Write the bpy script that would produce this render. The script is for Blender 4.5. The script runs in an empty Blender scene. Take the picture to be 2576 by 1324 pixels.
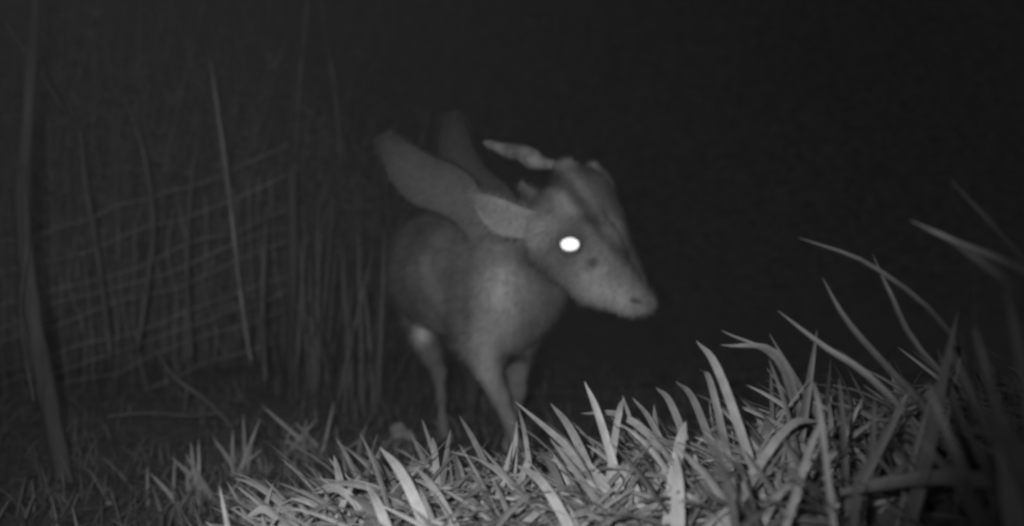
import bpy, bmesh, math, random
import numpy as np
from mathutils import Vector
from mathutils.bvhtree import BVHTree

# ------------------------------------------------------------------ camera, night sky, infrared lamp, exposure
scene = bpy.context.scene
COL = scene.collection
CZ = 0.45                      # height of the trail camera above the datum
FPX = 2474.0                   # focal length in the 2576 px wide view used for measuring
cam_d = bpy.data.cameras.new('camera')
cam_d.sensor_width = 36.0
cam_d.lens = 36.0 * FPX / 2576.0
cam_d.clip_start = 0.02
cam_d.clip_end = 2000.0
cam_d.dof.use_dof = True
cam_d.dof.focus_distance = 1.32
cam_d.dof.aperture_fstop = 2.7
cam = bpy.data.objects.new('camera', cam_d)
COL.objects.link(cam)
cam.location = (0, 0, CZ)
cam.rotation_euler = (math.radians(90), 0, 0)
scene.camera = cam

world = bpy.data.worlds.new('World')
scene.world = world
world.use_nodes = True
wn = world.node_tree
wn.nodes.clear()
w_out = wn.nodes.new('ShaderNodeOutputWorld')
w_bg = wn.nodes.new('ShaderNodeBackground')
w_tc = wn.nodes.new('ShaderNodeTexCoord')
w_sep = wn.nodes.new('ShaderNodeSeparateXYZ')
w_ramp = wn.nodes.new('ShaderNodeValToRGB')
w_ramp.color_ramp.elements[0].position = 0.35
w_ramp.color_ramp.elements[0].color = (0.040, 0.040, 0.040, 1)
w_ramp.color_ramp.elements[1].position = 0.85
w_ramp.color_ramp.elements[1].color = (0.14, 0.14, 0.14, 1)
wn.links.new(w_tc.outputs['Generated'], w_sep.inputs[0])
wn.links.new(w_sep.outputs['Z'], w_ramp.inputs[0])
wn.links.new(w_ramp.outputs[0], w_bg.inputs['Color'])
w_bg.inputs['Strength'].default_value = 1.0
wn.links.new(w_bg.outputs[0], w_out.inputs['Surface'])

# the camera's own infrared lamp, just above the lens
lamp_d = bpy.data.lights.new('infrared_lamp', 'SPOT')
lamp_d.energy = 160.0
lamp_d.color = (1, 1, 1)
lamp_d.spot_size = math.radians(68)
lamp_d.spot_blend = 1.0
lamp_d.shadow_soft_size = 0.012
lamp = bpy.data.objects.new('infrared_lamp', lamp_d)
COL.objects.link(lamp)
lamp.location = (-0.065, 0.0, CZ + 0.06)
aim = Vector(((1105 - 1288) / FPX * 2.4 + 0.065, 2.4, -(760 - 662) / FPX * 2.4 - 0.06))
lamp.rotation_euler = aim.to_track_quat('-Z', 'Y').to_euler()

scene.view_settings.view_transform = 'Standard'
scene.view_settings.look = 'None'
scene.view_settings.exposure = 0.0
scene.view_settings.gamma = 1.0
scene.render.engine = 'CYCLES'
scene.cycles.max_bounces = 4
scene.cycles.filter_width = 2.8
scene.cycles.use_denoising = True

# thin haze added to lift the blacks: the lamp's light scatters back
def build_haze():
    bm_ = bmesh.new()
    bmesh.ops.create_cube(bm_, size=1.0)
    me_ = bpy.data.meshes.new('haze')
    bm_.to_mesh(me_)
    bm_.free()
    m_ = bpy.data.materials.new('thin_haze')
    m_.use_nodes = True
    m_.node_tree.nodes.clear()
    o_ = m_.node_tree.nodes.new('ShaderNodeOutputMaterial')
    v_ = m_.node_tree.nodes.new('ShaderNodeVolumePrincipled')
    v_.inputs['Color'].default_value = (.9, .9, .9, 1)
    v_.inputs['Density'].default_value = HAZE
    m_.node_tree.links.new(v_.outputs[0], o_.inputs['Volume'])
    me_.materials.append(m_)
    ob_ = bpy.data.objects.new('haze', me_)
    COL.objects.link(ob_)
    ob_.scale = (820, 820, 20)
    ob_.location = (0, 2, 8.0)
    ob_['kind'] = 'stuff'


HAZE = 0.0011
build_haze()

rnd = random.Random(11)
rng = np.random.default_rng(7)


def P(px, py, Y):
    return np.array([(px - 1288.0) / FPX * Y, Y, CZ - (py - 662.0) / FPX * Y])


def sm(a, b, x):
    t = np.clip((x - a) / (b - a), 0, 1)
    return t * t * (3 - 2 * t)


# ------------------------------------------------------------------ materials (a monochrome infrared world: every tone a grey)
def mat(name, tone=0.3, rough=0.8, attr=False, noise=0.0, nscale=20.0, trans=0.0, bump=0.0, spec=0.2, stretch=None):
    m = bpy.data.materials.new(name)
    m.use_nodes = True
    nt = m.node_tree
    nt.nodes.clear()
    out = nt.nodes.new('ShaderNodeOutputMaterial')
    bs = nt.nodes.new('ShaderNodeBsdfPrincipled')
    bs.inputs['Roughness'].default_value = rough
    bs.inputs['Specular IOR Level'].default_value = spec
    tc = nt.nodes.new('ShaderNodeTexCoord')
    nz = nt.nodes.new('ShaderNodeTexNoise')
    nz.inputs['Scale'].default_value = nscale
    nz.inputs['Detail'].default_value = 6
    if stretch:
        mp = nt.nodes.new('ShaderNodeMapping')
        mp.inputs['Scale'].default_value = stretch
        nt.links.new(tc.outputs['Object'], mp.inputs[0])
        nt.links.new(mp.outputs[0], nz.inputs['Vector'])
    else:
        nt.links.new(tc.outputs['Object'], nz.inputs['Vector'])
    mr = nt.nodes.new('ShaderNodeMapRange')
    mr.inputs['From Min'].default_value = 0.3
    mr.inputs['From Max'].default_value = 0.7
    mr.inputs['To Min'].default_value = 1 - noise
    mr.inputs['To Max'].default_value = 1 + noise
    nt.links.new(nz.outputs['Fac'], mr.inputs['Value'])
    mul = nt.nodes.new('ShaderNodeMath')
    mul.operation = 'MULTIPLY'
    nt.links.new(mr.outputs[0], mul.inputs[0])
    if attr:
        at = nt.nodes.new('ShaderNodeAttribute')
        at.attribute_name = 'tone'
        nt.links.new(at.outputs['Fac'], mul.inputs[1])
    else:
        mul.inputs[1].default_value = tone
    nt.links.new(mul.outputs[0], bs.inputs['Base Color'])
    if bump:
        bp = nt.nodes.new('ShaderNodeBump')
        bp.inputs['Strength'].default_value = bump
        bp.inputs['Distance'].default_value = 0.01
        nt.links.new(nz.outputs['Fac'], bp.inputs['Height'])
        nt.links.new(bp.outputs[0], bs.inputs['Normal'])
    sh = bs.outputs[0]
    if trans:
        tr = nt.nodes.new('ShaderNodeBsdfTranslucent')
        nt.links.new(mul.outputs[0], tr.inputs['Color'])
        mx = nt.nodes.new('ShaderNodeMixShader')
        mx.inputs[0].default_value = trans
        nt.links.new(sh, mx.inputs[1])
        nt.links.new(tr.outputs[0], mx.inputs[2])
        sh = mx.outputs[0]
    nt.links.new(sh, out.inputs['Surface'])
    return m


M_soil = mat('dark_soil', 0.065, 0.95, noise=0.5, nscale=9, bump=0.6)
M_grass = mat('grass_blade', attr=True, rough=0.55, noise=0.18, nscale=60, trans=0.22, spec=0.3)
M_fur = mat('short_fur', attr=True, rough=0.95, noise=0.07, nscale=38, spec=0.08, bump=0.12)
M_antler = mat('antler_bone', 0.13, 0.7, noise=0.35, nscale=45, bump=0.5)
M_hair = mat('coat_hair', attr=True, rough=0.8, noise=0.15, nscale=30, trans=0.3, spec=0.1)
M_hoof = mat('hoof_horn', 0.10, 0.5, noise=0.2, nscale=60)
M_lid = mat('eyelid_skin', 0.06, 0.6, noise=0.1, nscale=80)
M_eye = mat('eyeball', 0.02, 0.08, spec=0.5)
M_bark = mat('bark', 0.045, 0.9, noise=0.4, nscale=25, bump=0.5, stretch=(1, 1, 0.2))
M_twig = mat('twig', 0.14, 0.9, noise=0.4, nscale=14)
M_leaf = mat('leaf', attr=True, rough=0.7, noise=0.2, nscale=30, trans=0.2)
M_wire = mat('galvanised_wire', 0.20, 0.6, noise=0.4, nscale=6)
M_post = mat('weathered_post', 0.07, 0.9, noise=0.3, nscale=18, bump=0.4, stretch=(1, 1, 0.15))
M_cane = mat('grey_cane', 0.085, 0.9, noise=0.5, nscale=10)
M_dark_twig = mat('dark_twig', 0.06, 0.9, noise=0.4, nscale=14)  # darker copy of the twig material for the fallen sticks
M_stalk = mat('dry_stalk', 0.18, 0.8, noise=0.35, nscale=9)

# the tapetum behind the pupil: a rough mirror that throws the lamp's light straight back
M_tap = bpy.data.materials.new('tapetum')
M_tap.use_nodes = True
_b = M_tap.node_tree.nodes['Principled BSDF']
_b.inputs['Base Color'].default_value = (0.92, 0.92, 0.92, 1)
_b.inputs['Metallic'].default_value = 1.0
_b.inputs['Roughness'].default_value = 0.40
_n = M_tap.node_tree.nodes.new('ShaderNodeTexNoise')
_n.inputs['Scale'].default_value = 120
_m = M_tap.node_tree.nodes.new('ShaderNodeMapRange')
_m.inputs['To Min'].default_value = 0.66
_m.inputs['To Max'].default_value = 0.72
M_tap.node_tree.links.new(_n.outputs['Fac'], _m.inputs['Value'])
M_tap.node_tree.links.new(_m.outputs[0], _b.inputs['Roughness'])


# ------------------------------------------------------------------ object helpers
def link_mesh(name, verts, faces, m, parent=None, tone=None, smooth=True):
    me = bpy.data.meshes.new(name)
    me.from_pydata([tuple(map(float, v)) for v in verts], [], [tuple(map(int, f)) for f in faces])
    if tone is not None:
        a = me.attributes.new('tone', 'FLOAT', 'POINT')
        a.data.foreach_set('value', np.asarray(tone, dtype=np.float32))
    if smooth:
        me.polygons.foreach_set('use_smooth', [True] * len(me.polygons))
    me.materials.append(m)
    me.update()
    o = bpy.data.objects.new(name, me)
    COL.objects.link(o)
    if parent is not None:
        o.parent = parent
        o.matrix_parent_inverse = parent.matrix_world.inverted()
    return o


def tag(o, label=None, cat=None, group=None, kind=None):
    for k, v in (('label', label), ('category', cat), ('group', group), ('kind', kind)):
        if v:
            o[k] = v
    return o


def thing(name, loc, label, cat, group=None):
    o = bpy.data.objects.new(name, None)
    o.empty_display_size = 0.05
    COL.objects.link(o)
    o.location = [float(c) for c in loc]
    bpy.context.view_layer.update()
    return tag(o, label, cat, group)


class MB:
    """collects tubes and leaves for one mesh"""
    def __init__(self):
        self.v, self.f, self.t = [], [], []

    def tube(self, pts, radii, n=7, tone=0.3):
        pts = [np.asarray(p, float) for p in pts]
        base = len(self.v)
        prev = None
        for i, p in enumerate(pts):
            d = pts[min(i + 1, len(pts) - 1)] - pts[max(i - 1, 0)]
            d = d / (np.linalg.norm(d) + 1e-9)
            if prev is None:
                a = np.cross(d, [0.31, 0.2, 0.93] if abs(d[2]) < 0.9 else [1, 0.1, 0])
            else:
                a = prev - d * np.dot(prev, d)
            a = a / (np.linalg.norm(a) + 1e-9)
            prev = a
            b = np.cross(d, a)
            for k in range(n):
                an = 2 * math.pi * k / n
                self.v.append(p + radii[i] * (math.cos(an) * a + math.sin(an) * b))
                self.t.append(tone)
        for i in range(len(pts) - 1):
            for k in range(n):
                q = base + i * n
                self.f.append((q + k, q + (k + 1) % n, q + n + (k + 1) % n, q + n + k))
        self.f.append(tuple(base + k for k in range(n))[::-1])
        self.f.append(tuple(base + (len(pts) - 1) * n + k for k in range(n)))

    def leaf(self, c, d, s, L, W, tone, fold=0.15):
        """a small folded leaf: base c, direction d, side s"""
        nrm = np.cross(d, s)
        i = len(self.v)
        for a, b, h in ((0, 0, 0), (.35, -.5, fold), (.35, 0, 0), (.35, .5, fold), (.7, -.38, fold), (.7, 0, 0), (.7, .38, fold), (1, 0, -.05)):
            self.v.append(c + d * L * a + s * W * b + nrm * W * h)
            self.t.append(tone)
        self.f += [(i, i + 2, i + 1), (i, i + 3, i + 2), (i + 1, i + 2, i + 5, i + 4), (i + 2, i + 3, i + 6, i + 5), (i + 4, i + 5, i + 7), (i + 5, i + 6, i + 7)]

    def build(self, name, m, parent=None):
        return link_mesh(name, self.v, self.f, m, parent, self.t)


def spline(pts, n=24):
    """Catmull-Rom through rows of any dimension"""
    p = np.asarray(pts, float)
    p = np.vstack([2 * p[0] - p[1], p, 2 * p[-1] - p[-2]])
    out = []
    m = len(p) - 3
    for q in np.linspace(0, m - 1e-6, n):
        i = int(q)
        t = q - i
        a, b, c, d = p[i:i + 4]
        out.append(0.5 * (2 * b + (c - a) * t + (2 * a - 5 * b + 4 * c - d) * t * t + (3 * b - a - 3 * c + d) * t ** 3))
    return np.array(out)


# ------------------------------------------------------------------ ground
def vnoise(x, y, s, seed):
    r = np.random.default_rng(seed).random((64, 64))
    u, v = x * s, y * s
    iu, iv = np.floor(u).astype(int), np.floor(v).astype(int)
    fu, fv = u - iu, v - iv
    fu, fv = fu * fu * (3 - 2 * fu), fv * fv * (3 - 2 * fv)
    g = lambda a, b: r[a % 64, b % 64]
    return (g(iu, iv) * (1 - fu) + g(iu + 1, iv) * fu) * (1 - fv) + (g(iu, iv + 1) * (1 - fu) + g(iu + 1, iv + 1) * fu) * fv - 0.5


def bank(x, y):
    H = np.where(x > 0, 0.20 + 0.19 * np.minimum(np.maximum(x, 0), 1.6), 0.205 * sm(-0.62, -0.12, x))
    S = 1 - sm(0.95, 2.35 + 0.5 * np.clip(x, 0, 1), y)
    return H * S


def ground_z(x, y):
    x, y = np.asarray(x, float), np.asarray(y, float)
    near = np.exp(-((x / 6) ** 2 + ((y - 2) / 6) ** 2))
    z = -0.06 - 0.03 * np.clip(y - 2.8, 0, 6) + bank(x, y)
    z = z + 0.05 * vnoise(x, y, 1.7, 3) * near + 0.025 * vnoise(x, y, 5.3, 4) * near + 0.5 * vnoise(x, y, 0.13, 5) * (1 - near)
    z = z + 11.0 * sm(11, 27, y + 1.2 * np.sin(x * .23)) * (1 - sm(200, 300, np.abs(x)))
    return z


def warp_axis(n, fine, far):
    t = np.linspace(-1, 1, n)
    return fine * t + (far - fine) * np.sign(t) * np.abs(t) ** 7


gx, gy = np.meshgrid(warp_axis(161, 4.5, 400), warp_axis(161, 4.5, 400) + 2.0, indexing='ij')
gz = ground_z(gx, gy)
gv = np.stack([gx, gy, gz], -1).reshape(-1, 3)
nI = gx.shape[0]
ii, jj = np.meshgrid(np.arange(nI - 1), np.arange(nI - 1), indexing='ij')
q = (ii * nI + jj).ravel()
gf = np.stack([q, q + nI, q + nI + 1, q + 1], -1)
tag(link_mesh('ground', gv, gf, M_soil), kind='structure')


# ------------------------------------------------------------------ grass blades
class Blades:
    def __init__(self):
        self.V, self.F, self.T, self.n = [], [], [], 0

    def add(self, cen, side, nrm, W, tone, fold=0.22):
        """cen (k,3) centre line, side (k,3), nrm (k,3), W (k,) widths"""
        k = len(cen)
        L = cen - side * W[:, None] * .5 + nrm * W[:, None] * fold
        R = cen + side * W[:, None] * .5 + nrm * W[:, None] * fold
        self.V.append(np.stack([L, cen, R], 1).reshape(-1, 3))
        b = self.n
        for i in range(k - 1):
            o = b + 3 * i
            self.F += [(o, o + 1, o + 4, o + 3), (o + 1, o + 2, o + 5, o + 4)]
        # old blades pale towards the tip, the midrib a touch darker
        s = np.linspace(0, 1, k)
        tt = tone * (0.86 + 0.24 * s)
        self.T.append(np.stack([tt, tt * .88, tt], 1).ravel())
        self.n += 3 * k

    def grow(self, base, az, lean, bend, L, W, roll, tone, k=8):
        s = np.linspace(0, 1, k)
        th = lean + bend * s ** 1.4
        h = np.array([math.cos(az), math.sin(az), 0.0])
        step = np.stack([np.sin(th)[:, None] * h + np.cos(th)[:, None] * np.array([0, 0, 1.0])], 0)[0]
        cen = base + np.concatenate([[np.zeros(3)], np.cumsum(0.5 * (step[1:] + step[:-1]), 0)]) * (L / (k - 1))
        s0 = np.array([-math.sin(az), math.cos(az), 0.0])
        n0 = np.cross(step, s0)
        side = s0 * math.cos(roll) + n0 * math.sin(roll)
        nrm = np.cross(side, step)
        Wd = W * np.minimum(1, .55 + 2.2 * s) * (1 - s ** 4.5) + 0.0004
        self.add(cen, side, nrm, Wd, tone)

    def path(self, pts, W, tone, face=(0, -1, 0.25), k=12, taper=3.0):
        cen = spline(pts, k)
        d = np.gradient(cen, axis=0)
        d /= np.linalg.norm(d, axis=1)[:, None]
        f = np.asarray(face, float)
        side = np.cross(d, f)
        side /= np.linalg.norm(side, axis=1)[:, None]
        nrm = np.cross(side, d)
        s = np.linspace(0, 1, k)
        Wd = W * np.minimum(1, .6 + 1.6 * s) * (1 - s ** taper) + 0.0004
        self.add(cen, side, nrm, Wd, tone)

    def build(self, name, m=None, parent=None):
        return link_mesh(name, np.vstack(self.V), self.F, m or M_grass, parent, np.concatenate(self.T))


def pick_az(r):
    u = r.random()
    if u < 0.45:
        return math.radians(r.gauss(170, 35))      # most of the sward leans to the left
    if u < 0.72:
        return math.radians(r.gauss(15, 40))
    return r.uniform(0, 2 * math.pi)


g = Blades()
count = 0
while count < 9000:
    y = rnd.uniform(0.92, 2.75)
    half = 0.56 * y + 0.15
    x = rnd.uniform(-0.75, half)
    b = float(bank(np.array(x), np.array(y)))
    keep = min(1.0, max(0.0, (b - 0.012) / 0.06))
    if x < -0.05:
        keep *= max(0.0, min(1.0, (x + 0.54) / 0.18))
    # broken cover: bare spots and denser tussocks
    if x > .25:
        keep *= max(.4, 1 - 2.0 * (x - .25))
    keep *= 0.35 + 1.3 * float(vnoise(np.array(x + 9.0), np.array(y + 9.0), 4.1, 21) + 0.5)
    if rnd.random() > keep:
        continue
    z = float(ground_z(x, y))
    short = rnd.random() < 0.6
    L = rnd.uniform(0.04, 0.09) if short else rnd.uniform(0.08, 0.16)
    lean = math.radians(min(88, max(25, rnd.gauss(62, 20))))
    bend = math.radians(rnd.uniform(5, 85))
    W = rnd.uniform(0.003, 0.0085) if short else rnd.uniform(0.005, 0.0105)
    tone = rnd.choice([.08, .10, .12, .14, .165, .19]) * rnd.uniform(.85, 1.15)
    g.grow(np.array([x, y, z - .004]), pick_az(rnd), lean, bend, L, W, rnd.uniform(-.8, .8), tone)
    count += 1
# the long blades that stand out on the crest: (base px, tip px, distance at base and tip, width m, tone, sag)
LONG = [((1690, 1400), (1295, 1010), 1.20, 1.55, .014, .50, 20), ((1620, 1370), (1400, 1120), 1.15, 1.40, .015, .55, 30),
        ((1545, 1130), (1470, 960), 1.30, 1.35, .012, .50, -12), ((1530, 1130), (1570, 1000), 1.32, 1.36, .010, .42, 8),
        ((1730, 1160), (1460, 1040), 1.35, 1.60, .013, .46, 40), ((1100, 1370), (955, 1125), 1.15, 1.30, .015, .58, 35),
        ((1010, 1380), (920, 1215), 1.10, 1.22, .013, .58, 12), ((880, 1250), (840, 1145), 1.45, 1.50, .013, .45, -8),
        ((830, 1340), (905, 1195), 1.30, 1.36, .009, .45, 10), ((1180, 1350), (1040, 1170), 1.15, 1.30, .010, .50, 15),
        ((1865, 1070), (1752, 858), 1.20, 1.28, .012, .36, 18), ((1810, 1030), (1760, 930), 1.30, 1.34, .011, .30, 8),
        ((1680, 1190), (1725, 1060), 1.18, 1.22, .015, .48, -6), ((1700, 1350), (1700, 1140), 1.05, 1.12, .016, .46, 10),
        ((1500, 1190), (1385, 1015), 1.45, 1.60, .014, .45, 12), ((1850, 1180), (2060, 1058), 1.10, 1.16, .011, .38, 30),
        ((1960, 1240), (2080, 1030), .98, 1.02, .008, .34, -10), ((2068, 1190), (2045, 960), .92, .95, .006, .30, 6),
        ((1800, 1330), (1920, 1180), 1.02, 1.08, .012, .42, 14), ((1460, 1330), (1300, 1170), 1.1, 1.28, .013, .55, 22),
        ((1290, 1210), (1300, 1060), 1.50, 1.56, .008, .50, 5), ((1340, 1190), (1305, 1030), 1.48, 1.62, .008, .46, 10),
        ((1250, 1190), (1155, 1045), 1.62, 1.75, .011, .34, -6), ((1105, 1190), (1088, 1100), 1.60, 1.62, .012, .42, 3),
        ((760, 1270), (610, 1310), 1.35, 1.30, .013, .36, 8), ((950, 1250), (795, 1240), 1.3, 1.34, .012, .48, 10),
        ((1230, 1300), (1290, 1110), 1.30, 1.38, .009, .46, -18), ((1690, 1150), (1590, 1000), 1.45, 1.5, .011, .30, 6),
        ((1730, 1090), (1650, 975), 1.45, 1.5, .012, .28, 8), ((1790, 1090), (1700, 960), 1.4, 1.48, .012, .26, 12)]
for (bx, by), (tx, ty), yb, yt, W, tone, sag in LONG:
    yb, yt, W = yb * .86, yt * .88, W * .8
    a, c = P(bx, by, yb), P(tx, ty, yt)
    mid0 = (a + c) / 2
    while a[2] > float(ground_z(a[0], a[1])) - .005:      # root every long blade in the bank
        a = a + np.array([(a[0] - c[0]) * .03, -.004, -.006])
    mid = mid0 + np.array([0, -0.01, sag / FPX * (yb + yt) / 2])
    g.path([a, mid, c], W, tone * .42, face=(rnd.uniform(-.3, .3), -1, .35), taper=3.4)
# short dim grass of the dark ground beyond and to the left
for i in range(5200):
    y = 1.7 + 3.2 * rnd.random() ** 1.3
    x = rnd.uniform(-.60, .32) * y
    if float(bank(np.array(x), np.array(y))) > .05 or rnd.random() > .25 + 1.5 * float(vnoise(np.array(x + 4.0), np.array(y + 2.0), 2.6, 33) + .45):
        continue
    g.grow(np.array([x, y, float(ground_z(x, y)) - .004]), rnd.uniform(0, 6.283), math.radians(abs(rnd.gauss(35, 22))), math.radians(rnd.uniform(0, 80)),
           rnd.uniform(.04, .11), rnd.uniform(.003, .007), rnd.uniform(-.8, .8), rnd.choice([.06, .08, .10, .12]), k=5)
tag(g.build('grass'), kind='stuff')

# ------------------------------------------------------------------ the deer
prims = []   # (a, ra, b, rb, k): tapered limbs, blended into one skin


def seg(a, b, k=0.030):
    (ax, ay, aY, ar), (bx, by, bY, br) = a, b
    prims.append((P(ax, ay, aY), ar / FPX * aY, P(bx, by, bY), br / FPX * bY, k))


def chain(pts, k=0.02):
    for a, b in zip(pts[:-1], pts[1:]):
        seg(a, b, k)


# trunk: deep chest towards the lens, barrel and rump running back to the left
chain([(1278, 756, 2.47, 90), (1245, 720, 2.54, 124), (1185, 690, 2.64, 134), (1128, 680, 2.78, 138), (1132, 655, 2.96, 128)], 0.06)
chain([(1262, 745, 2.465, 94), (1232, 830, 2.475, 52), (1224, 890, 2.47, 40)], 0.07)
chain([(1366, 728, 2.53, 56), (1302, 785, 2.51, 58), (1262, 845, 2.50, 38)], 0.06)
# shoulder edge
chain([(1190, 690, 2.56, 54), (1188, 800, 2.53, 46)], 0.05)
# neck, set back behind the cheek
chain([(1290, 720, 2.54, 104), (1262, 620, 2.56, 80), (1322, 570, 2.52, 66)], 0.05)
chain([(1190, 540, 2.62, 42), (1220, 590, 2.58, 58), (1250, 660, 2.54, 84), (1262, 730, 2.50, 98)], 0.05)
# head, turned to the animal's left
seg((1398, 562, 2.33, 74), (1455, 508, 2.36, 80), 0.022)
seg((1455, 505, 2.36, 78), (1494, 560, 2.38, 70), 0.03)
seg((1494, 560, 2.38, 68), (1588, 710, 2.31, 38), 0.03)
seg((1385, 592, 2.30, 66), (1480, 645, 2.27, 84), 0.03)
chain([(1480, 645, 2.28, 88), (1560, 720, 2.24, 47), (1606, 756, 2.21, 31), (1627, 766, 2.20, 25)], 0.025)
chain([(1372, 625, 2.29, 46), (1490, 715, 2.26, 50), (1588, 768, 2.22, 27)], 0.02)
# brow tufts and the hairy stumps the antlers grow from
seg((1428, 420, 2.36, 24), (1440, 470, 2.36, 42), 0.015)
seg((1491, 424, 2.40, 20), (1500, 470, 2.40, 44), 0.015)
seg((1312, 462, 2.42, 8), (1385, 535, 2.36, 30), 0.02)
chain([(1405, 425, 2.36, 15), (1455, 470, 2.32, 26), (1530, 600, 2.26, 16)], 0.02)
# near foreleg
chain([(1215, 740, 2.52, 78), (1210, 862, 2.47, 46)], 0.05)
chain([(1210, 855, 2.47, 46), (1227, 930, 2.455, 32), (1258, 1000, 2.45, 23), (1282, 1060, 2.45, 17), (1298, 1115, 2.45, 13), (1306, 1150, 2.44, 17)], 0.014)
# far foreleg, stepping
chain([(1302, 850, 2.64, 52), (1298, 920, 2.66, 33), (1300, 985, 2.62, 22), (1288, 1060, 2.62, 15), (1284, 1105, 2.61, 16)], 0.014)
# thigh fold and elbow on the flank
seg((1078, 685, 2.64, 42), (1118, 795, 2.62, 38), 0.04)
# hind legs: stifle, hock, shank
chain([(1050, 700, 2.86, 72), (1058, 790, 2.84, 47), (1066, 845, 2.83, 32), (1084, 892, 2.84, 25), (1104, 935, 2.86, 17), (1110, 1000, 2.86, 11), (1113, 1055, 2.86, 10), (1118, 1092, 2.85, 16)], 0.018)
chain([(1150, 760, 3.05, 80), (1170, 870, 3.10, 42), (1190, 950, 3.15, 26), (1184, 1010, 3.13, 14), (1184, 1075, 3.12, 13), (1188, 1095, 3.12, 15)], 0.018)

H = 0.0055
lo = np.min([np.minimum(a - ra, b - rb) for a, ra, b, rb, k in prims], 0) - 0.03
hi = np.max([np.maximum(a + ra, b + rb) for a, ra, b, rb, k in prims], 0) + 0.03
dims = np.ceil((hi - lo) / H).astype(int) + 1
D = np.full(dims, 1.0, np.float32)
ax = [lo[i] + H * np.arange(dims[i]) for i in range(3)]
for a, ra, b, rb, k in prims:
    l = np.minimum(a - ra, b - rb) - k * 1.5 - 2 * H
    h = np.maximum(a + ra, b + rb) + k * 1.5 + 2 * H
    sl = [slice(max(0, int((l[i] - lo[i]) / H)), min(dims[i], int((h[i] - lo[i]) / H) + 2)) for i in range(3)]
    X, Y, Z = np.meshgrid(ax[0][sl[0]], ax[1][sl[1]], ax[2][sl[2]], indexing='ij')
    ab = b - a
    t = np.clip(((X - a[0]) * ab[0] + (Y - a[1]) * ab[1] + (Z - a[2]) * ab[2]) / (ab @ ab + 1e-12), 0, 1)
    d = np.sqrt((X - a[0] - t * ab[0]) ** 2 + (Y - a[1] - t * ab[1]) ** 2 + (Z - a[2] - t * ab[2]) ** 2) - (ra + t * (rb - ra))
    old = D[tuple(sl)]
    hh = np.clip(0.5 + 0.5 * (old - d) / k, 0, 1)
    D[tuple(sl)] = np.where(old > 0.9, d, old * (1 - hh) + d * hh - k * hh * (1 - hh))


def dent(px, py, Yc, r, k=0.01):
    global D
    c = P(px, py, Yc)
    R = r / FPX * Yc
    sl = [slice(max(0, int((c[i] - R - 4 * k - lo[i]) / H)), int((c[i] + R + 4 * k - lo[i]) / H) + 2) for i in range(3)]
    X, Y, Z = np.meshgrid(ax[0][sl[0]], ax[1][sl[1]], ax[2][sl[2]], indexing='ij')
    d = -(np.sqrt((X - c[0]) ** 2 + (Y - c[1]) ** 2 + (Z - c[2]) ** 2) - R)
    old = D[tuple(sl)]
    hh = np.clip(0.5 - 0.5 * (old - d) / k, 0, 1)
    D[tuple(sl)] = old * (1 - hh) + d * hh + k * hh * (1 - hh)


def front_depth(px, py):
    """distance at which the ray through a pixel first meets the animal's field"""
    for Y in np.arange(2.0, 3.3, H * .5):
        p = P(px, py, Y)
        i = np.round((p - lo) / H).astype(int)
        if (i < 0).any() or (i >= dims).any():
            continue
        if D[tuple(i)] < 0:
            return Y
    return None


eyeY = front_depth(1435, 615)
dent(1435, 615, eyeY + 0.004, 26, 0.012)           # eye socket
dent(1490, 662, front_depth(1490, 662) + 0.001, 9, 0.008)   # scent gland in front of the eye
dent(1600, 757, front_depth(1600, 757) + 0.0, 6, 0.006)      # nostril


def surface_nets(D):
    ins = D < 0
    c = [ins[i:ins.shape[0] - 1 + i, j:ins.shape[1] - 1 + j, k:ins.shape[2] - 1 + k] for i in (0, 1) for j in (0, 1) for k in (0, 1)]
    s = sum(x.astype(np.int8) for x in c)
    cells = np.argwhere((s > 0) & (s < 8))
    idx = -np.ones(s.shape, np.int64)
    idx[tuple(cells.T)] = np.arange(len(cells))
    acc = np.zeros((len(cells), 3))
    n = np.zeros(len(cells))
    corner = np.array([(i, j, k) for i in (0, 1) for j in (0, 1) for k in (0, 1)])
    for e0 in range(8):
        for e1 in range(e0 + 1, 8):
            if np.abs(corner[e0] - corner[e1]).sum() != 1:
                continue
            d0 = D[tuple((cells + corner[e0]).T)]
            d1 = D[tuple((cells + corner[e1]).T)]
            m = (d0 < 0) != (d1 < 0)
            t = np.where(m, d0 / np.where(m, d0 - d1, 1), 0)
            acc += np.where(m[:, None], corner[e0] + t[:, None] * (corner[e1] - corner[e0]), 0)
            n += m
    verts = cells + acc / n[:, None]
    faces = []
    for axis in range(3):
        u, v = [(1, 2), (2, 0), (0, 1)][axis]
        a = ins
        sl0 = [slice(None)] * 3
        sl1 = [slice(None)] * 3
        sl0[axis], sl1[axis] = slice(0, -1), slice(1, None)
        e = np.argwhere(a[tuple(sl0)] != a[tuple(sl1)])
        e = e[(e[:, u] > 0) & (e[:, v] > 0)]
        e = e[(e[:, u] < idx.shape[u]) & (e[:, v] < idx.shape[v])]
        du = np.zeros(3, int); du[u] = 1
        dv = np.zeros(3, int); dv[v] = 1
        quad = np.stack([idx[tuple((e - du - dv).T)], idx[tuple((e - dv).T)], idx[tuple(e.T)], idx[tuple((e - du).T)]], -1)
        flip = ~a[tuple(e.T)]
        quad[flip] = quad[flip][:, ::-1]
        faces.append(quad)
    f = np.vstack(faces)
    f = f[(f >= 0).all(1)]
    return verts, f


sv, sf = surface_nets(D)
sv = lo + H * sv
for _ in range(3):                                   # relax the skin
    acc = np.zeros_like(sv)
    cnt = np.zeros(len(sv))
    for i in range(4):
        for j in (1, 3):
            np.add.at(acc, sf[:, i], sv[sf[:, (i + j) % 4]])
            np.add.at(cnt, sf[:, i], 1)
    sv = 0.5 * sv + 0.5 * acc / cnt[:, None]

# coat tones: fur markings, with some shade and highlight painted in
ppx = 1288 + sv[:, 0] / sv[:, 1] * FPX
ppy = 662 - (sv[:, 2] - CZ) / sv[:, 1] * FPX


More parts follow.
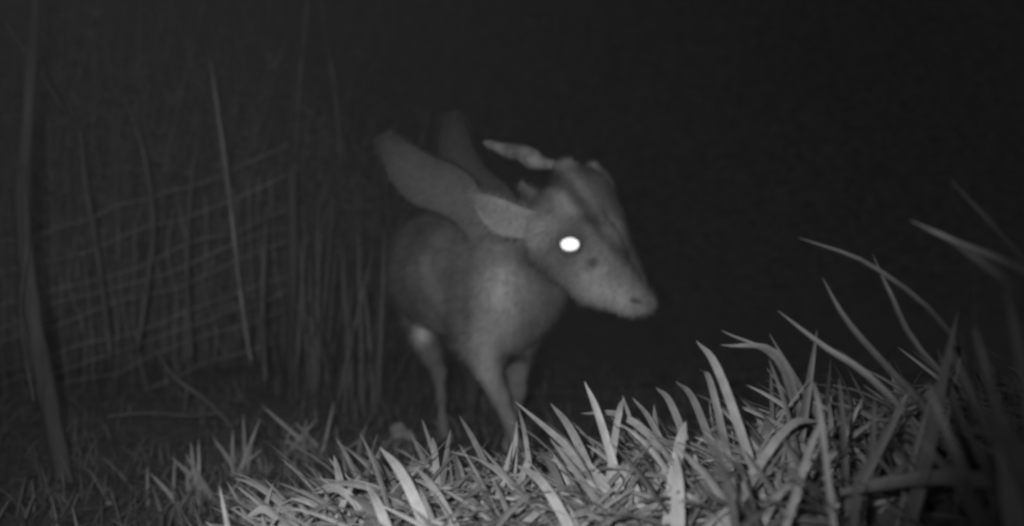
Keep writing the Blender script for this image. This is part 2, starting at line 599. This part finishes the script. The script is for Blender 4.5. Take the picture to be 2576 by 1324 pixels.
def spot(px, py, rx, ry, Ymax=9, soft=0.5, ang=0):
    dx, dy = ppx - px, ppy - py
    c, s_ = math.cos(ang), math.sin(ang)
    u, v = (dx * c + dy * s_) / rx, (-dx * s_ + dy * c) / ry
    r = np.sqrt(u * u + v * v)
    return (1 - sm(1 - soft, 1 + soft, r)) * (sv[:, 1] < Ymax)


def stroke(pts, w, Ymax=9, soft=0.6):
    best = np.full(len(sv), 1e9)
    for (x0, y0), (x1, y1) in zip(pts[:-1], pts[1:]):
        t = np.clip(((ppx - x0) * (x1 - x0) + (ppy - y0) * (y1 - y0)) / ((x1 - x0) ** 2 + (y1 - y0) ** 2), 0, 1)
        best = np.minimum(best, np.hypot(ppx - x0 - t * (x1 - x0), ppy - y0 - t * (y1 - y0)))
    return (1 - sm(w * (1 - soft), w * (1 + soft), best)) * (sv[:, 1] < Ymax)


tone = np.full(len(sv), 0.125)


def paint(mask, val):
    global tone
    tone = tone * (1 - mask) + val * mask


paint(sm(2.54, 2.70, sv[:, 1]), 0.095)                       # darker back fur, with the flank's shade painted in
paint(spot(1330, 650, 60, 60, 2.75, .8), 0.095)  # shaded neck behind the cheek, painted darker
paint(spot(1255, 745, 62, 95, 2.7, .95), 0.25)  # pale throat patch, raised by a painted chest highlight
paint(spot(1176, 770, 12, 80, 2.8, .9), 0.105)  # shade of the shoulder crease, painted in
paint(spot(1222, 880, 26, 85, 2.7, .9), 0.23)
paint(spot(1296, 898, 34, 14, 2.9, .7), 0.04)               # shadow under the chest, painted dark
paint(spot(1345, 580, 55, 45, 2.5, .6, .5), 0.23)            # pale cheek
paint(spot(1425, 520, 45, 40, 2.5, .7, .7), 0.18)
paint(spot(1540, 760, 95, 45, 2.5, .7, .6), 0.20)           # pale lip and jaw
paint(spot(1435, 600, 60, 45, 2.5, .6), 0.11)
paint(stroke([(1375, 440), (1430, 470), (1480, 535), (1530, 600), (1575, 650)], 17, 2.6, .8), 0.06)   # dark stripes of the forehead
paint(stroke([(1470, 430), (1545, 500), (1570, 590), (1610, 680)], 20, 2.6, .9), 0.07)
paint(spot(1372, 447, 48, 24, 2.6, .5), 0.05)  # dark hollow between antler and head, painted into the tone
paint(spot(1545, 575, 22, 38, 2.6, .8, -.6), 0.16)
paint(spot(1435, 615, 38, 31, 2.5, .5), 0.055)               # bare rim of the eye
paint(spot(1490, 662, 15, 13, 2.5, .9), 0.07)
paint(stroke([(1465, 690), (1492, 694), (1520, 680)], 9, 2.5, .9), 0.19)
paint(stroke([(1590, 755), (1610, 760)], 6, 2.5, .8), 0.05)
paint(spot(1642, 755, 22, 34, 2.5, .7), 0.085)               # moist dark nose
paint(spot(1095, 725, 17, 78, 3, .9, -.32), 0.20)
paint(spot(1062, 838, 19, 28, 3, .8), 0.30)
# dimness painted on the far hind leg, then the uneven winter coat
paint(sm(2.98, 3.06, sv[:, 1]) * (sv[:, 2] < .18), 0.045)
nz = vnoise(sv[:, 0] + sv[:, 2] * .3, sv[:, 2] * .55 + sv[:, 1], 23, 8) + .6 * vnoise(sv[:, 0] * 1.6, sv[:, 2] * .8 - sv[:, 1], 60, 9)
tone = tone * (1 + .34 * nz)

deer = thing('deer', P(1230, 1110, 2.6), 'pale brown muntjac-like deer standing beyond the bright grass, head turned with one glowing eye', 'deer')
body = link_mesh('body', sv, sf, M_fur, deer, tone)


NB = front_depth(1218, 610) or 2.5


def flap(name, left, right, Y0, Y1, thick, cup, t0, t1, nu=15, nv=26, m=None):
    """an ear from its two edges (tip first): cupped, with a rounded thickness"""
    Lp, Rp = spline(left, nv), spline(right, nv)
    V, T, F = [], [], []
    for sgn in (-1, 1):
        for i in range(nv):
            s = i / (nv - 1)
            for j in range(nu):
                u = -1 + 2 * j / (nu - 1)
                px, py = (Lp[i] * (1 - u) + Rp[i] * (1 + u)) / 2
                Yc = Y0 + (Y1 - Y0) * s + cup * u * u * math.sin(math.pi * min(1, .15 + s))
                h = thick * math.sqrt(max(0, 1 - u * u)) * min(1, .25 + 3 * s) * min(1, .15 + 4 * (1 - s))
                V.append(P(px, py, Yc + sgn * h))
                T.append(t0 + (t1 - t0) * s)
    n = nu * nv
    for k in (0, 1):
        for i in range(nv - 1):
            for j in range(nu - 1):
                q = k * n + i * nu + j
                f = (q, q + 1, q + nu + 1, q + nu)
                F.append(f if k == 0 else f[::-1])
    o = link_mesh(name, V, F, m or M_fur, deer, T)
    bm = bmesh.new()
    bm.from_mesh(o.data)
    bmesh.ops.remove_doubles(bm, verts=bm.verts, dist=0.0006)
    bmesh.ops.recalc_face_normals(bm, faces=bm.faces)
    bm.to_mesh(o.data)
    bm.free()
    return o


e1 = flap('ear', [(1188, 492), (1198, 530), (1228, 574), (1268, 597), (1330, 605)], [(1192, 489), (1225, 490), (1262, 500), (1305, 516), (1350, 530)], 2.34, 2.275, .012, -.020, .19, .20)
e2 = flap('ear', [(948, 352), (955, 405), (985, 470), (1035, 518), (1105, 540), (1165, 585), (1200, 660)], [(988, 338), (1034, 358), (1095, 392), (1150, 412), (1196, 450), (1222, 510), (1250, 600)], 2.64, NB + .008, .018, .030, .070, .115)
e3 = flap('ear', [(1118, 290), (1103, 330), (1098, 390), (1120, 450), (1180, 530), (1250, 580)], [(1158, 288), (1180, 325), (1198, 374), (1232, 425), (1284, 470), (1312, 530)], 2.78, 2.66, .016, .030, .050, .056)  # rear ear's shade put into a darker tone
e2['label'] = 'large leaf-shaped raised ear'
e3['label'] = 'large dark raised ear'
e1['label'] = 'small pale ear beside the eye'

mb = MB()
ac = spline([np.append(P(1418, 424, 2.37), .009), np.append(P(1385, 414, 2.38), .013), np.append(P(1352, 408, 2.39), .021), np.append(P(1318, 388, 2.41), .024),
             np.append(P(1285, 382, 2.46), .019), np.append(P(1252, 371, 2.47), .014), np.append(P(1226, 361, 2.48), .009), np.append(P(1216, 358, 2.48), .003)], 30)
rad = ac[:, 3] * (1 + .10 * np.sin(np.arange(30) * .83) + .04 * np.sin(np.arange(30) * 2.1 + 1))
mb.tube(ac[:, :3], rad, 12, .3)
mb.build('antler', M_antler, deer)

# the coat itself: short hairs lying back and down over skin and ears
def coat(n, seed, l0, l1, w0, w1, lift):
    rg = np.random.default_rng(seed)
    V, F, T = [], [], []
    base = 0
    for o_, share in ((body, 1.0), (e1, .03), (e2, .07), (e3, .07)):
        me_ = o_.data
        nv_ = len(me_.vertices)
        co = np.empty(nv_ * 3); me_.vertices.foreach_get('co', co); co = co.reshape(-1, 3)
        nr = np.empty(nv_ * 3); me_.vertices.foreach_get('normal', nr); nr = nr.reshape(-1, 3)
        tn = np.empty(nv_, np.float32); me_.attributes['tone'].data.foreach_get('value', tn)
        k_ = int(n * share)
        i_ = rg.integers(0, nv_, k_)
        c_, n_, t_ = co[i_] + rg.normal(0, .002 if o_ is body else .006, (k_, 3)) * (1 if o_ is body else np.array([1, .3, 1])), nr[i_], tn[i_]
        flow = np.tile([-.35, .75, -.75], (k_, 1)) + rg.normal(0, .30, (k_, 3))
        flow -= n_ * (flow * n_).sum(1)[:, None]
        flow /= np.linalg.norm(flow, axis=1)[:, None] + 1e-6
        d_ = flow + n_ * rg.uniform(lift * .4, lift * 1.4, (k_, 1))
        d_ /= np.linalg.norm(d_, axis=1)[:, None]
        s_ = np.cross(d_, n_)
        s_ /= np.linalg.norm(s_, axis=1)[:, None] + 1e-6
        L_ = rg.uniform(l0, l1, (k_, 1))
        leg = np.clip((c_[:, 2:3] - .10) / .14, .35, 1)        # shorter on the legs
        face = np.where((c_[:, 0:1] > .10) & (c_[:, 1:2] < 2.44), .6, 1.0)
        L_ = L_ * leg * face
        if o_ is not body:
            L_ *= .7
        w_ = rg.uniform(w0, w1, (k_, 1))
        V.append(np.stack([c_ - s_ * w_ - n_ * .001, c_ + s_ * w_ - n_ * .001, c_ + d_ * L_], 1).reshape(-1, 3))
        T.append(np.repeat(t_ * rg.uniform(.65, 1.45, k_), 3))
        F.append(base + np.arange(k_ * 3).reshape(-1, 3))
        base += k_ * 3
    return np.vstack(V), np.vstack(F), np.concatenate(T)


cv1, cf1, ct1 = coat(70000, 5, .008, .016, .0007, .0014, .36)
cv2, cf2, ct2 = coat(42000, 6, .016, .034, .0004, .0007, .55)
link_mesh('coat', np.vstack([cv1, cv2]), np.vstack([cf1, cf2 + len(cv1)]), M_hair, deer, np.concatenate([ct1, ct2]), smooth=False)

# hooves
for (hx, hy, hY) in ((1306, 1150, 2.44), (1284, 1112, 2.61), (1122, 1100, 2.85), (1190, 1100, 3.12)):
    mb = MB()
    c = P(hx, hy, hY)
    for sx in (-.011, .011):
        mb.tube([c + [sx, 0, .012], c + [sx * 1.1, -.012, -.006], c + [sx, -.028, -.024]], [.010, .013, .006], 8)
    mb.build('hoof', M_hoof, deer)

# the eye: dark ball, lid ring and the bright tapetum seen through the pupil
ec = P(1435, 615, eyeY + .006)
bm = bmesh.new()
bmesh.ops.create_uvsphere(bm, u_segments=24, v_segments=16, radius=27 / FPX * eyeY)
me = bpy.data.meshes.new('eye')
bm.to_mesh(me)
bm.free()
me.polygons.foreach_set('use_smooth', [True] * len(me.polygons))
me.materials.append(M_eye)
eye = bpy.data.objects.new('eye', me)
COL.objects.link(eye)
eye.parent = deer
eye.matrix_parent_inverse = deer.matrix_world.inverted()
eye.location = [float(c) for c in ec + np.array([0, .012, 0])]
bpy.context.view_layer.update()
# pupil: a shallow lens-shaped cap on the front of the ball, turned to the lens
to_cam = np.array([-.042, 0, CZ + .03]) - ec
to_cam /= np.linalg.norm(to_cam)
sd = np.cross([0, 0, 1.0], to_cam)
sd /= np.linalg.norm(sd)
up = np.cross(to_cam, sd)
cc = ec + np.array([0, .012, 0]) + to_cam * (27 / FPX * eyeY + .0006)
A, B = 23.0 / FPX * eyeY, 16.5 / FPX * eyeY
V, F = [cc + to_cam * .0005], []
for r_ in range(1, 7):
    for k in range(32):
        an = 2 * math.pi * k / 32
        q = r_ / 6
        V.append(cc + sd * A * q * math.cos(an) + up * B * q * math.sin(an) + to_cam * (.0005 * (1 - q * q)))
for k in range(32):
    F.append((0, 1 + k, 1 + (k + 1) % 32))
    for r_ in range(5):
        b0 = 1 + r_ * 32
        F.append((b0 + k, b0 + 32 + k, b0 + 32 + (k + 1) % 32, b0 + (k + 1) % 32))
pup = link_mesh('pupil', V, F, M_tap, eye)
pup['label'] = 'glowing white pupil'
mb = MB()
ring = [ec + np.array([0, -.004, 0]) + sd * (32 / FPX * eyeY) * math.cos(a_) + up * (25 / FPX * eyeY) * math.sin(a_) for a_ in np.linspace(0, 2 * math.pi, 33)]
mb.tube(ring, [.0045] * 33, 8)
mb.build('eyelid', M_lid, eye)


# ------------------------------------------------------------------ left: thicket, stock fence, saplings, stalks
def on_ground(px, Y):
    x = (px - 1288.0) / FPX * Y
    return np.array([x, Y, float(ground_z(x, Y))])


def rdir(r, zmin=-.4, zmax=.9):
    a = r.uniform(0, 2 * math.pi)
    z = r.uniform(zmin, zmax)
    q_ = math.sqrt(max(0, 1 - z * z))
    return np.array([q_ * math.cos(a), q_ * math.sin(a), z])


def bush(px, Y, height, spread, nstem, nleaf, label, seed, leaf_size=.030):
    r = random.Random(seed)
    b = on_ground(px, Y)
    root = thing('bush', b, label, 'bush', 'bushes of the dark thicket')
    st, fo = MB(), MB()
    tips = []
    for i in range(nstem):
        p = b + [r.gauss(0, spread * .3), r.gauss(0, spread * .25), -.02]
        hgt = height * r.uniform(.55, 1.05)
        dx, dy = r.gauss(0, spread * .55), r.gauss(0, spread * .4)
        pts = [p + np.array([dx * t ** 1.5 + r.gauss(0, .02), dy * t ** 1.5 + r.gauss(0, .02), hgt * t]) for t in (0, .2, .4, .6, .8, 1)]
        r0 = r.uniform(.003, .008)
        st.tube(pts, [r0 * (1 - .75 * t) for t in (0, .2, .4, .6, .8, 1)], 5)
        for k in range(r.randint(5, 9)):
            t = r.uniform(.15, .98)
            a = pts[min(4, int(t * 5))]
            c = pts[min(5, int(t * 5) + 1)]
            a = a + (c - a) * (t * 5 % 1)
            d = rdir(r, -.2, .9)
            L = r.uniform(.10, .34) * (1.1 - .5 * t)
            m1 = a + d * L * .5 + np.array([0, 0, r.gauss(0, .02)])
            e = a + d * L + np.array([0, 0, r.gauss(0, .04)])
            st.tube([a, m1, e], [.0036, .0026, .0014], 4)
            tips.append((a, e))
    for i in range(nleaf):
        a, e = r.choice(tips)
        c = a + (e - a) * r.uniform(.1, 1.1) + np.array([r.gauss(0, .03), r.gauss(0, .03), r.gauss(0, .03)])
        d = rdir(r, -.8, .6)
        sdv = np.cross(d, rdir(r))
        sdv /= np.linalg.norm(sdv) + 1e-6
        L = leaf_size * r.uniform(.6, 1.5)
        fo.leaf(c, d, sdv, L, L * r.uniform(.4, .75), r.choice([.06, .09, .11, .13, .16]))
    st.build('stem', M_twig, root)
    fo.build('foliage', M_leaf, root)
    return root


bush(60, 4.3, 1.8, .45, 44, 450, 'twiggy dark bush at the far left edge behind the curved sapling', 1)
bush(300, 4.7, 1.9, .45, 48, 500, 'twiggy dark bush behind the left half of the wire fence', 2)
bush(520, 5.0, 1.7, .45, 48, 500, 'dense dark bush right behind the pale cane', 3)
bush(720, 5.2, 1.5, .42, 42, 450, 'dark bush behind the right end post of the wire fence', 4)
bush(910, 5.6, 1.4, .45, 40, 400, 'low dark bush half hidden behind the deer', 5)
bush(180, 5.9, 3.2, .60, 34, 500, 'tall dim bush rising behind the upper left of the thicket', 6)
bush(620, 6.2, 3.0, .65, 34, 500, 'tall dim bush rising above the middle of the thicket', 7)

# sagging stock fence climbing the slope to the right
fence = thing('wire_fence', on_ground(400, 3.9), 'slack rusty wire mesh fence climbing in front of the dark thicket', 'fence')
FA, FB = 3.75, 4.25


def fence_pt(px, py):
    t = (px + 60) / 790.0
    return P(px, py, FA + (FB - FA) * t)


r = random.Random(5)
for y650 in (395, 470, 550, 592, 635, 712, 752, 795, 870):
    pts = []
    for px in np.linspace(-60, 728, 12):
        t = (px - 650) / 700
        pts.append(fence_pt(px, y650 - 235 * t + 6 * math.sin(px / 62.0 + y650) + 14 * math.sin((px + 60) / 790 * math.pi) + r.gauss(0, 3)))
    mb = MB()
    c = spline(pts, 50)
    mb.tube(c, [.0026] * 50, 5)
    mb.build('line_wire', M_wire, fence)
for px in (-20, 20, 62, 105, 160, 195, 225, 285, 318, 345, 405, 440, 470, 520, 610, 640, 665, 700):
    mb = MB()
    top = 455 - (px - 650) * .335
    bot = 905 - (px - 650) * .30
    c = spline([fence_pt(px + 14 * (k - 2) / 2 + r.gauss(0, 7), top + (bot - top) * k / 4) for k in range(5)], 24)
    mb.tube(c, [.0024] * 24, 5)
    mb.build('stay_wire', M_wire, fence)
for px, top in ((735, 430), (-40, 640)):
    mb = MB()
    a = fence_pt(px, top)
    b = a.copy()
    b[2] = float(ground_z(a[0], a[1])) - .05
    pts = [a, a + (b - a) * .33 + [.004, 0, 0], a + (b - a) * .66 - [.004, 0, 0], b]
    mb.tube([a + [0, 0, .008]] + pts, [.012, .021, .022, .023, .024], 9)
    mb.build('post', M_post, fence)


def woody(name, label, cat, trunk, branches=(), group=None, m=None):
    """trunk and branches: rows of (px, py, Y, radius m), foot first"""
    f = P(*trunk[0][:3])
    root = thing(name, f, label, cat, group)
    for i, (nm, rows) in enumerate([('trunk', trunk)] + [('branch', b_) for b_ in branches]):
        k = 40
        c = spline([np.append(P(*w[:3]), w[3]) for w in rows], k)
        jit = 1 + .10 * np.sin(np.arange(k) * 1.3) * np.sin(np.arange(k) * .41)
        mb_ = MB()
        mb_.tube(c[:, :3], np.maximum(c[:, 3] * jit, .0006), 9)
        mb_.build(nm, m or M_bark, root)
    return root


woody('sapling', 'thick curved sapling trunk running down the far left side', 'sapling',
      [(182, 1345, 2.25, .026), (166, 1230, 2.25, .023), (132, 1060, 2.25, .021), (98, 880, 2.26, .020), (68, 690, 2.28, .019), (58, 500, 2.3, .017), (72, 250, 2.32, .014), (92, -30, 2.34, .012)],
      [[(60, 420, 2.3, .010), (66, 620, 2.27, .008), (52, 800, 2.2, .006), (84, 1010, 2.15, .003)],
       [(178, 300, 2.6, .004), (120, 215, 2.5, .007), (40, 100, 2.42, .008), (-30, -10, 2.4, .008)],
       [(182, 1270, 2.22, .012), (225, 1310, 2.18, .010), (290, 1370, 2.15, .008)]])
STALK = [('tall pale cane standing in the thicket, the brightest stem on the left', [(632, 905, 3.3, .0055), (622, 860, 3.3, .0055), (600, 700, 3.3, .005), (575, 480, 3.32, .0042), (545, 260, 3.35, .004), (528, 150, 3.36, .002)]),
         ('dim tall stem rising out of the top of the picture above the thicket', [(740, 700, 4.6, .008), (745, 400, 4.6, .010), (752, 240, 4.6, .011), (768, 60, 4.6, .011), (775, -40, 4.6, .010)]),
         ('thin dim stem slanting down beside the tall stem at the top', [(862, 420, 4.5, .007), (838, 200, 4.5, .009), (815, 60, 4.5, .008), (806, -30, 4.5, .007)]),
         ('knobbly leaning stem in front of the left half of the fence', [(278, 900, 3.5, .010), (245, 640, 3.5, .010), (215, 470, 3.5, .009), (200, 330, 3.52, .007), (168, 260, 3.54, .004)]),
         ('bent stem with a kink in the middle of the fence', [(345, 880, 3.6, .008), (372, 700, 3.6, .008), (385, 560, 3.6, .008), (360, 380, 3.62, .006), (312, 240, 3.64, .003)]),
         ('straight thin stem just right of the pale cane', [(668, 960, 3.5, .008), (660, 800, 3.5, .008), (664, 640, 3.5, .006), (672, 520, 3.5, .003)]),
         ('upright stem left of the pale cane', [(480, 900, 3.7, .009), (470, 700, 3.7, .008), (476, 520, 3.7, .006), (492, 360, 3.7, .003)])]
for i, (lab, rows) in enumerate(STALK):
    woody('dry_stalk', lab, 'stalk', rows, group='dry stalks of the thicket', m=M_stalk if i == 0 else M_cane)
woody('fallen_twig', 'crooked fallen twig lying across the ground below the fence', 'twig', [(390, 880, 2.9, .004), (440, 950, 2.85, .006), (520, 1010, 2.8, .006), (585, 1075, 2.75, .004)], [[(470, 975, 2.83, .004), (462, 1040, 2.82, .003)]], m=M_dark_twig)
woody('stick', 'short pale stick standing in the ground at the bottom left', 'stick', [(277, 1345, 2.02, .008), (276, 1300, 2.02, .008), (273, 1262, 2.02, .007)], m=M_stalk)
woody('fallen_stick', 'thin straight stick lying flat on the dark ground at left', 'stick', [(270, 1048, 2.7, .004), (370, 1040, 2.72, .006), (470, 1046, 2.74, .005), (560, 1040, 2.76, .003)], m=M_dark_twig)


def tuft(name, label, cat, base, blades, n, L, W, toner, seed, spread=.03, group=None, lean=(8, 60), az=None, kt=1.0, kw=1.0):
    """a clump: listed blades by tip, plus n random ones"""
    r_ = random.Random(seed)
    B_ = Blades()
    toner *= kt
    W *= kw
    blades = [(a_, b_, c_, d_ * kw, e_ * kt, f_) for a_, b_, c_, d_, e_, f_ in blades]
    base = np.asarray(base, float)
    o = thing(name, base, label, cat, group)
    for (tx, ty, tY, w, tn, sag) in blades:
        t_ = P(tx, ty, tY)
        a = base + np.array([r_.gauss(0, spread), r_.gauss(0, spread), 0])
        m_ = [P(*q_) for q_ in sag] if isinstance(sag, list) else [(a + t_) / 2 + np.array([0, 0, sag])]
        B_.path([a] + m_ + [t_], w, tn, face=(r_.uniform(-.4, .4), -1, .3))
    for i in range(n):
        a = base + np.array([r_.gauss(0, spread * 1.5), r_.gauss(0, spread * 1.5), -.005])
        B_.grow(a, r_.uniform(0, 6.283) if az is None else math.radians(r_.gauss(*az)), math.radians(r_.uniform(*lean)), math.radians(r_.uniform(0, 60)),
                L * r_.uniform(.5, 1.1), W * r_.uniform(.6, 1.2), r_.uniform(-.8, .8), toner * r_.uniform(.7, 1.3))
    B_.build('blades', M_grass, o)
    return o


GT = 'grass tufts on the dark ground'
tuft('grass_tuft', 'spiky grass tuft with a fan of upright blades left of the bright bank', 'grass tuft', P(602, 1235, 2.30),
     [(535, 1100, 2.3, .010, .30, .01), (585, 1075, 2.3, .012, .34, .0), (612, 1040, 2.32, .012, .34, 0), (655, 1050, 2.3, .012, .34, 0), (660, 1130, 2.28, .010, .32, .01), (640, 1080, 2.3, .009, .34, .0), (570, 1140, 2.25, .009, .34, 0)], 34, .10, .008, .26, 31, group=GT, kt=.6)
tuft('grass_tuft', 'grass tuft with one long blade slanting up left, nearest the hind hoof', 'grass tuft', P(785, 1150, 2.52),
     [(656, 1018, 2.5, .010, .34, .0), (840, 1010, 2.55, .008, .30, 0), (740, 1060, 2.5, .010, .32, .0), (800, 1050, 2.5, .010, .30, 0), (700, 1110, 2.46, .010, .28, .01)], 44, .10, .009, .27, 32, group=GT, kt=.6)
tuft('grass_tuft', 'broad dim grass tuft sprawling at the bottom left of the bank', 'grass tuft', P(555, 1320, 2.02),
     [(376, 1190, 2.0, .010, .30, .01), (430, 1150, 2.05, .014, .22, .01), (465, 1140, 2.05, .014, .22, .0), (480, 1110, 2.1, .012, .36, 0), (500, 1105, 2.1, .010, .34, 0), (610, 1200, 2.0, .010, .28, 0)], 46, .12, .010, .24, 33, spread=.04, group=GT, kt=.6)
tuft('grass_tuft', 'small sparse grass tuft between the two larger tufts', 'grass tuft', P(705, 1215, 2.36), [(688, 1165, 2.3, .010, .36, 0), (740, 1160, 2.36, .009, .30, 0)], 22, .07, .007, .30, 34, group=GT, kt=.6)
tuft('grass_tuft', 'low grass tuft beside the hind hoof of the deer', 'grass tuft', P(985, 1140, 2.62), [(1000, 1080, 2.6, .008, .24, 0)], 30, .08, .007, .18, 35, spread=.02, group=GT, kt=.6)
GD = 'tall dry grass behind the deer'
for i, (px, Y, lab, tops) in enumerate((
        (770, 3.5, 'tall dim dry grass stems standing right of the fence post', [(768, 560), (752, 600), (800, 500), (776, 640)]),
        (880, 3.4, 'tall dim dry grass with a pale stem left of the deer flank', [(866, 780), (858, 600), (900, 540), (884, 700)]),
        (930, 3.3, 'tall dim dry grass close behind the deer hind leg', [(915, 690), (940, 620), (968, 560), (905, 830)]),
        (830, 3.8, 'faint tall grass clump in the gap left of the deer', [(820, 520), (840, 470), (846, 600)]))):
    b = on_ground(px, Y)
    tuft('dry_grass', lab, 'dry grass', b, [(tx, ty, Y + .05, .013, .085, .0) for tx, ty in tops], 16, .55, .006, .065, 50 + i, spread=.05, group=GD, lean=(0, 14))

# a single bent fallen leaf on the ground left of the hind hoof
mb = MB()
c = P(1012, 1096, 2.62)
mb.leaf(c + [-.02, 0, -.01], np.array([.35, 0, .93]), np.array([.93, 0, -.35]), .05, .05, .14, .35)
mb.leaf(c + [.004, -.002, .012], np.array([.86, -.2, -.5]), np.array([.5, 0, .86]), .04, .03, .13, .3)
tag(mb.build('fallen_leaf', M_leaf), 'curled pale fallen leaf on the dark ground left of the hind hoof', 'leaf')

# leaf litter on the dark ground
mb = MB()
for i in range(3500):
    y = 1.6 + 6.5 * rnd.random() ** 1.5
    x = rnd.uniform(-.62, .45) * y
    if float(bank(np.array(x), np.array(y))) > .06:
        continue
    d = rdir(rnd, -.25, .45)
    sdv = np.cross(d, [rnd.gauss(0, .4), rnd.gauss(0, .4), 1])
    sdv /= np.linalg.norm(sdv)
    L = rnd.uniform(.015, .05)
    mb.leaf(np.array([x, y, float(ground_z(x, y)) + rnd.uniform(.002, .02)]), d, sdv, L, L * rnd.uniform(.2, .6), rnd.choice([.04, .06, .07, .09]))
tag(mb.build('leaf_litter', M_leaf), kind='stuff')

# ------------------------------------------------------------------ right: sedges close to the lens
GS = 'broad sedges close to the lens'
tuft('sedge', 'sedge whose single broad blade crosses the right edge, brightest on that side', 'sedge', on_ground(2860, .70),
     [(2335, 580, .76, .012, .20, [(2860, 860, .70), (2640, 712, .72)]), (2392, 455, .80, .006, .14, [(2760, 900, .72), (2560, 640, .76)]),
      (2290, 555, .82, .009, .12, [(2700, 900, .72), (2440, 640, .78)])], 8, .2, .010, .14, 61, spread=.01, group=GS, kt=1.05)
tuft('sedge', 'sedge with a long thin stem arching up left above the bank', 'sedge', on_ground(2480, .95),
     [(2008, 598, 1.0, .006, .13, [(2400, 860, .95), (2200, 675, .97)]), (2068, 698, 1.02, .008, .14, [(2260, 960, 1.0), (2130, 810, 1.0)]),
      (1957, 782, 1.05, .007, .14, [(2200, 960, 1.0), (2070, 870, 1.02)]), (2195, 640, 1.0, .005, .10, [(2330, 900, .97), (2240, 740, 1.0)])], 10, .17, .006, .12, 62, spread=.02, group=GS, kt=.5, az=(165, 40))
tuft('sedge', 'sedge with short blades sticking out left on the dark crest', 'sedge', on_ground(2080, 1.12),
     [(1815, 832, 1.14, .007, .13, [(1960, 920, 1.12)]), (1812, 868, 1.12, .009, .14, [(1960, 900, 1.12)]), (1935, 840, 1.12, .007, .11, .0), (2055, 830, 1.1, .010, .10, .0), (2090, 900, 1.1, .010, .10, .0)],
     16, .13, .007, .11, 63, spread=.04, group=GS, kt=.52)
tuft('sedge', 'dim blurred sedge filling the lower right corner', 'sedge', on_ground(2680, .60),
     [(2330, 960, .68, .010, .10, .01), (2290, 1080, .68, .010, .09, .01), (2390, 880, .66, .012, .13, .01), (2450, 820, .64, .014, .22, .0), (2530, 720, .62, .015, .30, .0), (2620, 760, .60, .015, .36, 0),
      (2590, 980, .58, .018, .38, .01), (2480, 950, .62, .014, .22, .0), (2420, 1060, .62, .014, .15, .01), (2360, 1150, .64, .012, .11, .01), (2510, 1110, .58, .018, .30, .0)], 8, .12, .009, .16, 64, spread=.02, group=GS, lean=(0, 40), az=(20, 60), kt=1.5)  # blade tones graded to make up for the lamp's fall-off
tuft('sedge', 'sedge with crossing blades at the dark right of the bank', 'sedge', on_ground(2330, .86),
     [(2200, 1000, .88, .008, .13, .01), (2290, 980, .86, .010, .13, 0), (2110, 950, .92, .008, .13, .01), (2360, 880, .86, .012, .13, .0), (2410, 780, .86, .012, .13, .0), (2450, 700, .84, .010, .12, .0)], 70, .14, .007, .13, 65, spread=.06, group=GS, kt=.48)
# one broad leaf lying on the bank at right, dark hollow under it
B_ = Blades()
B_.path([P(2560, 1230, .70), P(2380, 1214, .76), P(2220, 1228, .82), P(2074, 1252, .88)], .022, .12, face=(0, -.7, .7), taper=5)
tag(B_.build('broad_leaf', M_grass), 'broad grey leaf lying flat over a dark hollow at right', 'leaf')
